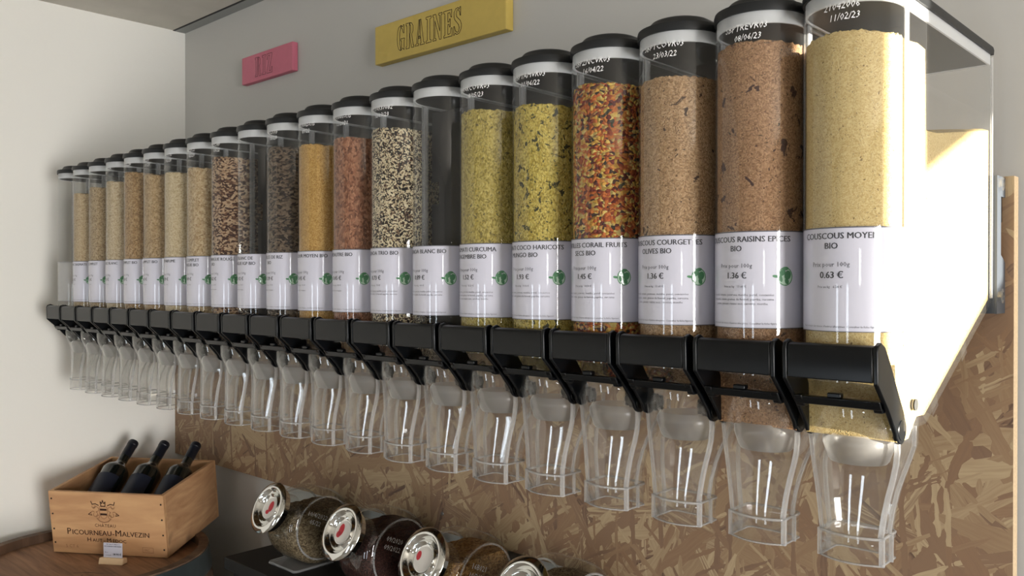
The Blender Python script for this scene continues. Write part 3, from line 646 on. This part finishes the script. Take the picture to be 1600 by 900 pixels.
def sign(name, x0, x1, z0, z1, yf, mat, word, tx0, tx1, tz0, th, label, lw):
    b = MB(); b.box(x0, x1, yf, YW - 0.0005, z0, z1)
    o = b.build(name, mat, smooth=0, bevel=0.002)
    tag(o, label, 'sign')
    tot = sum(GL[q][0] + 0.12 for q in word) - 0.12; k = (tx1 - tx0) / tot; b = MB(); cx = 0
    for q in word:
        wd, polys = GL[q]
        for pl in polys:
            b.ribbon([(tx0 + (cx + px) * k, tz0 + py * th) for px, py in pl], lw, lambda x, z: (x, yf - 0.0006, z))
        cx += wd + 0.12
    b.build('lettering', M['line'], o, smooth=0, fix=False)
sign('wooden_sign', -1.639, -1.206, Z0 + 0.5225, Z0 + 0.6135, 1.279, M['yellow'], 'GRAINES', -1.555, -1.338, Z0 + 0.540, 0.058, 'yellow wooden sign reading GRAINES high on the back wall', 0.0013)
sign('wooden_sign', -2.267, -2.003, Z0 + 0.574, Z0 + 0.652, 1.284, M['pink'], 'RIZ', -2.192, -2.103, Z0 + 0.586, 0.054, 'pink wooden sign reading RIZ on the back wall near the corner', 0.0012)

# ------------------------------------------------------------------ barrel, crate, bottles
bx, by = -2.308, 0.872; ZR = Z0 - 0.6995
bar = empty('wine_barrel', (bx, by, 0), 'old oak wine barrel standing in the corner under the wooden crate', 'barrel')
rb = lambda z: 0.290 + 0.040 * math.sin(PI * min(1, max(0, z / ZR)))
prof = [(0.0, 0.03), (rb(0) - 0.03, 0.03), (rb(0) - 0.02, 0), (rb(0), 0)] + [(rb(ZR * i / 16), ZR * i / 16) for i in range(1, 17)] + [(0.266, ZR), (0.264, ZR - 0.0235)]
b = MB(); b.lathe(prof, seg=64); b.build('staves', M['oak_dark'], bar)
b = MB(); b.lathe([(0.265, ZR - 0.050), (0.265, ZR - 0.0235), (0.0005, ZR - 0.0235)], seg=64); b.build('head', M['oak'], bar)
for z0, z1 in ((ZR - 0.060, ZR - 0.004), (ZR - 0.20, ZR - 0.155), (0.155, 0.2), (0.004, 0.06)):
    b = MB(); b.lathe([(rb(z0) + 0.0002, z0), (rb(z0) + 0.0022, z0), (rb(z1) + 0.0022, z1), (rb(z1) + 0.0002, z1)], seg=64); b.build('hoop', M['hoop'], bar)
b = MB()                                             # faded stencil on the head
for pts in ([(0.02, -0.09), (0.05, -0.08), (0.09, -0.083), (0.12, -0.075)], [(-0.03, -0.135), (0.03, -0.14), (0.10, -0.142), (0.15, -0.139)], [(0.05, -0.10), (0.055, -0.115), (0.07, -0.11), (0.075, -0.095)], [(0.10, -0.10), (0.11, -0.115), (0.125, -0.105)]):
    b.ribbon(pts, 0.004, lambda x, y: (x * 0.83 - y * 0.56, x * 0.56 + y * 0.83, ZR - 0.0230), closed=False)
b.build('faded_stencil', M['oak_dark'], bar, smooth=0, fix=False)

CW, CHH, CD = 0.33, 0.1706, 0.2748
crate = empty('wine_crate', (-2.3155, 0.9262, Z0 - 0.7212), 'pine wine crate with a burnt-in crest, tilted on the barrel and holding three bottles', 'crate')
crate.rotation_euler = (0.1337, 0.0017, 0.5929); crate.rotation_mode = 'XYZ'
t = 0.010
b = MB(); b.box(-CW / 2, CW / 2, 0, t, 0, CHH); front = b.build('front_panel', M['crate'], crate, smooth=0, bevel=0.0012)
b = MB(); b.box(-CW / 2, CW / 2, CD - t, CD, 0, CHH); b.build('back_panel', M['crate'], crate, smooth=0, bevel=0.0012)
for s in (-1, 1):
    b = MB(); b.box(*sorted((s * CW / 2, s * (CW / 2 - t))), t, CD - t, 0, CHH); b.build('side_panel', M['crate_side'], crate, smooth=0, bevel=0.0012)
b = MB(); b.box(-CW / 2 + t, CW / 2 - t, t, CD - t, 0.002, 0.010); b.build('bottom_panel', M['crate'], crate, smooth=0)
b = MB(); fr = lambda x0, z0: (lambda x, y: (x + x0, -0.0006, y + z0))
put_text(b, 'CHÂTEAU', 0.0125, fr(-0.006, 0.0770), sx=1.0, space=1.1)
def smallcaps(words, big, small, x0, z0, bold, sx):
    wd = 0; segs = []
    for s_, q in words:
        v, f = text2d(s_, q, align='LEFT', sx=sx); mxx = max(p[0] for p in v)
        segs.append((v, f, wd)); wd += mxx + big * 0.07
    for v, f, o_ in segs:
        for d in (-bold, bold): b.add([(x + d + o_ + x0 - wd / 2, -0.0006, y + z0) for x, y in v], f)
    return wd
smallcaps([('P', 0.0245), ('ICOURNEAU', 0.0190), ('-', 0.0190), ('M', 0.0245), ('ALVEZIN', 0.0190)], 0.03, 0.0190, 0.000, 0.0535, 0.0002, 1.06)
smallcaps([('H', 0.0160), ('AUT', 0.0125), ('-', 0.0125), ('M', 0.0160), ('ÉDOC', 0.0125)], 0.06, 0.0125, -0.004, 0.0355, 0.0001, 1.15)
b.build('printed_name', M['brand'], front, smooth=0, fix=False)
b = MB(); cxx, czz = -0.008, 0.117
q2 = lambda x, y: (cxx + x, -0.0006, czz + y)
b.ribbon([(-0.011, 0.016), (0.011, 0.016), (0.011, -0.006), (0.006, -0.014), (0, -0.017), (-0.006, -0.014), (-0.011, -0.006)], 0.0016, q2, mi=1)
for z in (0.0085, -0.0045): b.add([q2(-0.0095, z - 0.0028), q2(0.0095, z - 0.0028), q2(0.0095, z + 0.0028), q2(-0.0095, z + 0.0028)], [(0, 1, 2, 3)])
b.ribbon([(-0.006, 0.018), (-0.007, 0.030), (-0.003, 0.025), (0, 0.034), (0.003, 0.025), (0.007, 0.030), (0.006, 0.018)], 0.0022, q2)
for s in (-1, 1):
    def curl(cx, cy, r0, a0, a1, wd=0.0016):
        b.ribbon([(s * (cx + r0 * (1 - 0.4 * i / 10) * math.cos(a0 + (a1 - a0) * i / 10)), cy + r0 * (1 - 0.4 * i / 10) * math.sin(a0 + (a1 - a0) * i / 10)) for i in range(11)], wd, q2, closed=False, mi=1)
    curl(0.020, 0.008, 0.009, 0.5, 4.8); curl(0.024, -0.006, 0.008, 2.0, 7.0); curl(0.017, -0.012, 0.006, 0, 4.5); curl(0.028, 0.016, 0.006, 2.5, 6.5); curl(0.030, -0.002, 0.007, -1, 2.5)
    b.ribbon([(s * 0.013, 0.020), (s * 0.022, 0.024), (s * 0.031, 0.022), (s * 0.034, 0.030)], 0.0024, q2, closed=False)
    b.ribbon([(s * 0.034, -0.008), (s * 0.044, -0.006), (s * 0.037, -0.001)], 0.0018, q2, closed=False)
b.ribbon([(-0.020, -0.016), (-0.012, -0.024), (0, -0.027), (0.012, -0.024), (0.020, -0.016)], 0.0030, q2, closed=False, mi=1)
b.build('printed_crest', [M['brand'], M['brand_pale']], front, smooth=0, fix=False)
b = MB(); put_text(b, '5 CT 6', 0.012, fr(-0.108, 0.016), sx=1.1)
b.ribbon([(0.096, 0.012), (0.126, 0.012), (0.126, 0.026), (0.096, 0.026)], 0.0012, lambda x, y: (x, -0.0006, y)); put_text(b, 'MC', 0.010, fr(0.109, 0.015))
b.build('faint_stamp', M['brand_pale'], front, smooth=0, fix=False)
for x, zz in ((-0.157, (0.150, 0.108, 0.066, 0.028)), (0.157, (0.146, 0.104, 0.062, 0.022))):
    for z in zz:
        b = MB(); b.lathe([(0.0, 0.0012), (0.0022, 0.0008), (0.0026, 0.0)], Matrix.Translation((x, 0, z)) @ Matrix.Rotation(PI / 2, 4, 'X'), 10); b.build('nail', M['nail'], front)

def bottle(lx, label):
    # along local z from the base; leans with its neck on the back edge of the crate
    o = empty('wine_bottle', (0, 0, 0), label, 'bottle', 'dark bottles leaning in the crate')
    crate_m = Matrix.Translation(crate.location) @ crate.rotation_euler.to_matrix().to_4x4()
    ang = math.radians(59.5)
    tip = Vector((lx, 0.292, 0.2105)); ax = Vector((0, math.sin(ang), math.cos(ang))); base = tip - ax * 0.300
    m = crate_m @ Matrix.Translation(base) @ Matrix.Rotation(-ang, 4, 'X')
    o.matrix_world = m
    p = [(0.0, 0.012), (0.022, 0.004), (0.033, 0.0), (0.0372, 0.004), (0.0376, 0.185)] + [(0.0376 - 0.0236 * (1 - math.cos(PI * i / 10)) / 2, 0.185 + 0.040 * i / 10) for i in range(1, 11)] + [(0.0138, 0.262), (0.0136, 0.299)]
    b = MB(); b.lathe(p, seg=36, cap1=True); b.build('glass', M['bottle'], o, smooth=40)
    b = MB(); b.lathe([(0.0142, 0.243), (0.0142, 0.285), (0.0150, 0.286), (0.0150, 0.2975), (0.0135, 0.3005), (0.0, 0.3008)], seg=28); b.build('capsule', M['capsule'], o)
    b = MB()
    b.loft([[(0.0379 * math.sin(a), -0.0379 * math.cos(a) * -1, z) for a in [PI + (-1.1 + 2.2 * i / 16) for i in range(17)]] for z in (0.06, 0.158)], closed=False)
    b.build('bottle_label', M['wlabel'], o)
bottle(-0.1, 'dark wine bottle leaning in the crate, nearest the left wall')
bottle(0.0, 'dark wine bottle leaning in the middle of the crate')
bottle(0.1, 'dark wine bottle leaning at the right side of the crate, before the strand board')

# price card on its little wooden foot, standing at the crate's front
pt = empty('price_card', (-2.245, 0.905, ZR - 0.0235), 'small white price card on a wooden foot before the crate', 'price card', rot=(0, 0, 0.5929))
b = MB(); b.prism_x([(-0.012, 0), (0.012, 0), (0.010, 0.014), (-0.007, 0.016)], -0.034, 0.034); b.build('foot', M['block'], pt, smooth=0, bevel=0.002)
b = MB(); b.box(-0.0265, 0.0265, 0.0, 0.0008, 0.010, 0.053); cd = b.build('card', M['paper'], pt, smooth=0)
b = MB(); fr2 = lambda x0, z0: (lambda x, y: (x + x0, -0.0005, y + z0))
put_text(b, 'CH. HAUT MEDOC', 0.0046, fr2(0, 0.0475), res=1); put_text(b, 'PICOURNEAU MALVEZIN', 0.0042, fr2(0, 0.0425), res=1, bold=0.00008)
put_text(b, '75 cl', 0.0045, fr2(-0.018, 0.027), res=1); put_text(b, 'la bouteille', 0.0036, fr2(-0.012, 0.020), res=1); put_text(b, '18.90 €', 0.0078, fr2(0.012, 0.021), res=1, bold=0.0002)
b.build('card_print', M['ink'], cd, smooth=0, fix=False)

# ------------------------------------------------------------------ counter and jars
ZT = Z0 - 0.667
b = MB(); b.box(-1.925, 0.35, 1.040, YW - 0.002, ZT - 0.030, ZT)
cn = empty('counter', (-0.79, 1.17, 0), 'black counter along the back wall carrying the glass jars', 'counter')
for q in (b,):
    o = q.build('worktop', M['counter'], None, smooth=0, bevel=0.002); o.location = (0.79, -1.17, 0); o.parent = cn
b = MB(); b.box(-1.905, 0.33, 1.055, YW - 0.004, 0.0, ZT - 0.030); o = b.build('cabinet', M['counter'], None, smooth=0); o.location = (0.79, -1.17, 0); o.parent = cn

def tilt(): return Matrix.Rotation(math.radians(90 - 28), 4, 'X')     # local z -> (0,-cos28, sin28)
def jar(x, label, mat, fillname, filllabel, wr, level):
    o = empty('glass_jar', (x, 1.165, ZT), label, 'jar', 'tilted glass jars on the counter')
    RJ = 0.0895; hwj = 0.060; cz = 0.0905
    Mx = Matrix.Translation((0, 0, cz)) @ Matrix.Rotation(PI / 2, 4, 'Y')
    pr = [(0.0005, -hwj), (RJ - 0.022, -hwj), (RJ - 0.012, -hwj + 0.003), (RJ - 0.004, -hwj + 0.012), (RJ, -hwj + 0.026), (RJ, hwj - 0.026), (RJ - 0.004, hwj - 0.012), (RJ - 0.012, hwj - 0.003), (RJ - 0.022, hwj), (0.0005, hwj)]
    b = MB(); b.lathe(pr, Mx, 56); 
    b.build('jar_body', M['glass'], o, smooth=45)
    b = MB(); b.prism_z([(-0.052, -0.078), (0.052, -0.078), (0.058, -0.070), (0.058, 0.03), (-0.058, 0.03), (-0.058, -0.070)], 0.0, 0.006); b.build('base_plate', M['edge'], o, bevel=0.0015)
    for s in (-1, 1):
        b = MB(); b.lathe([(0.0700, s * hwj), (0.0712, s * (hwj + 0.0016)), (0.0730, s * (hwj + 0.0016)), (0.0745, s * (hwj - 0.0006))], Mx, 64); b.build('face_highlight_ring', M['edge'], o)  # added hazy ring standing in for the highlight along the face edge
    Mt = Matrix.Translation((0, 0, cz)) @ tilt()
    b = MB(); b.lathe([(0.046, 0.070), (0.0455, 0.085), (0.0445, 0.100), (0.0485, 0.104), (0.0485, 0.110), (0.045, 0.112), (0.045, 0.120)], Mt, 40); b.build('neck', M['glass'], o, smooth=45)
    b = MB(); b.lathe([(0.0505, 0.104), (0.0515, 0.118), (0.0590, 0.1215), (0.0600, 0.1235), (0.0592, 0.1250), (0.0510, 0.1290), (0.0480, 0.1305), (0.0445, 0.1290), (0.0415, 0.1225), (0.0380, 0.1200), (0.0345, 0.1225), (0.0320, 0.1262), (0.0290, 0.1240), (0.0265, 0.1205), (0.0245, 0.1200), (0.0, 0.1200)], Mt, 64)
    ld = b.build('lid', M['chrome'], o, smooth=60)
    b = MB(); b.lathe([(0.0238, 0.1204), (0.0, 0.1206)], Mt, 32)
    for cx, cy, rx, ry in wr[2]:
        b.add([Mt @ Vector((cx + rx * math.cos(2 * PI * i / 16), cy + ry * math.sin(2 * PI * i / 16), 0.1212)) for i in range(16)], [tuple(range(16))], 1)
    b.build('sticker', [M['sticker'], M['red']], ld, smooth=0, fix=False)
    if wr[0]:
        b = MB()
        for k, s_ in enumerate(wr[:2]):
            v, f = text2d(s_, 0.0145, res=1, align='CENTER')
            ca, sa = math.cos(-0.42), math.sin(-0.42)
            b.add([(hwj + 0.0006, (x * ca - (y - 0.017 * k + 0.008) * sa) - 0.022, cz + (x * sa + (y - 0.017 * k + 0.008) * ca) + 0.020) for x, y in v], f)
        b.build('marker_writing', M['marker'], o, smooth=0, fix=False)
    # contents, level top
    b = MB(); rr = RJ - 0.003; rnd = random.Random(int(-x * 1000)); rings = []
    for i in range(19):
        xx = -hwj + 0.0025 + (2 * hwj - 0.005) * i / 18
        e = max(0, (abs(xx) - (hwj - 0.026)) / 0.026); rad = rr * (1 - 0.22 * e ** 3)
        lv = level; a0 = math.acos(min(1, lv / rad))
        ring = [(xx, rad * math.sin(a), cz + rad * math.cos(a)) for a in [a0 + (2 * PI - 2 * a0) * j / 40 for j in range(41)]]
        ring += [(xx, ring[40][1] + (ring[0][1] - ring[40][1]) * j / 10, cz + lv + rnd.uniform(-0.002, 0.002)) for j in range(1, 10)]
        rings.append(ring)
    b.loft(rings, True, True); h = b.build(fillname, mat, smooth=50); h.location = o.location
    tag(h, filllabel, 'seeds', 'seeds and grains in the glass jars', 'stuff')
G1 = grain('jar_brown_seeds', [(0, c(78, 60, 40)), (0.5, c(128, 106, 76)), (1, c(164, 142, 108))], 260, (1, 1, 1.6))
G2 = grain('jar_dark_red_quinoa', [(0, c(34, 16, 14)), (0.5, c(62, 30, 26)), (1, c(92, 50, 40))], 420)
G3 = grain('jar_golden_seeds', [(0, c(120, 76, 34)), (0.5, c(176, 122, 62)), (1, c(206, 156, 92))], 260, (1, 1, 1.5))
jar(-1.748, 'tilted glass jar of grey brown seeds, leftmost on the counter', G1, 'seed_heap', 'grey brown seeds in the leftmost jar', ('10/4/2022', '05/22', [(0.004, 0.004, 0.0085, 0.0125), (-0.003, -0.010, 0.0065, 0.005)]), 0.042)
jar(-1.466, 'tilted glass jar of dark maroon grains between the brown and golden jars', G2, 'seed_heap', 'dark maroon grains in the second jar from the left', ('09/2020', '09/2022', [(-0.006, 0.004, 0.008, 0.013), (-0.010, -0.006, 0.007, 0.007)]), 0.050)
jar(-1.213, 'tilted glass jar of golden brown seeds with chrome lid, third from the left', G3, 'seed_heap', 'golden brown seeds in the third jar from the left', ('16B021', '10/2022', [(-0.013, 0.004, 0.006, 0.009)]), 0.050)
jar(-0.962, 'glass jar cut off by the bottom of the frame with only its chrome lid showing', G1, 'seed_heap', 'brown seeds in the jar at the bottom edge of the frame', ('', '', [(-0.010, 0.0, 0.006, 0.009)]), 0.045)
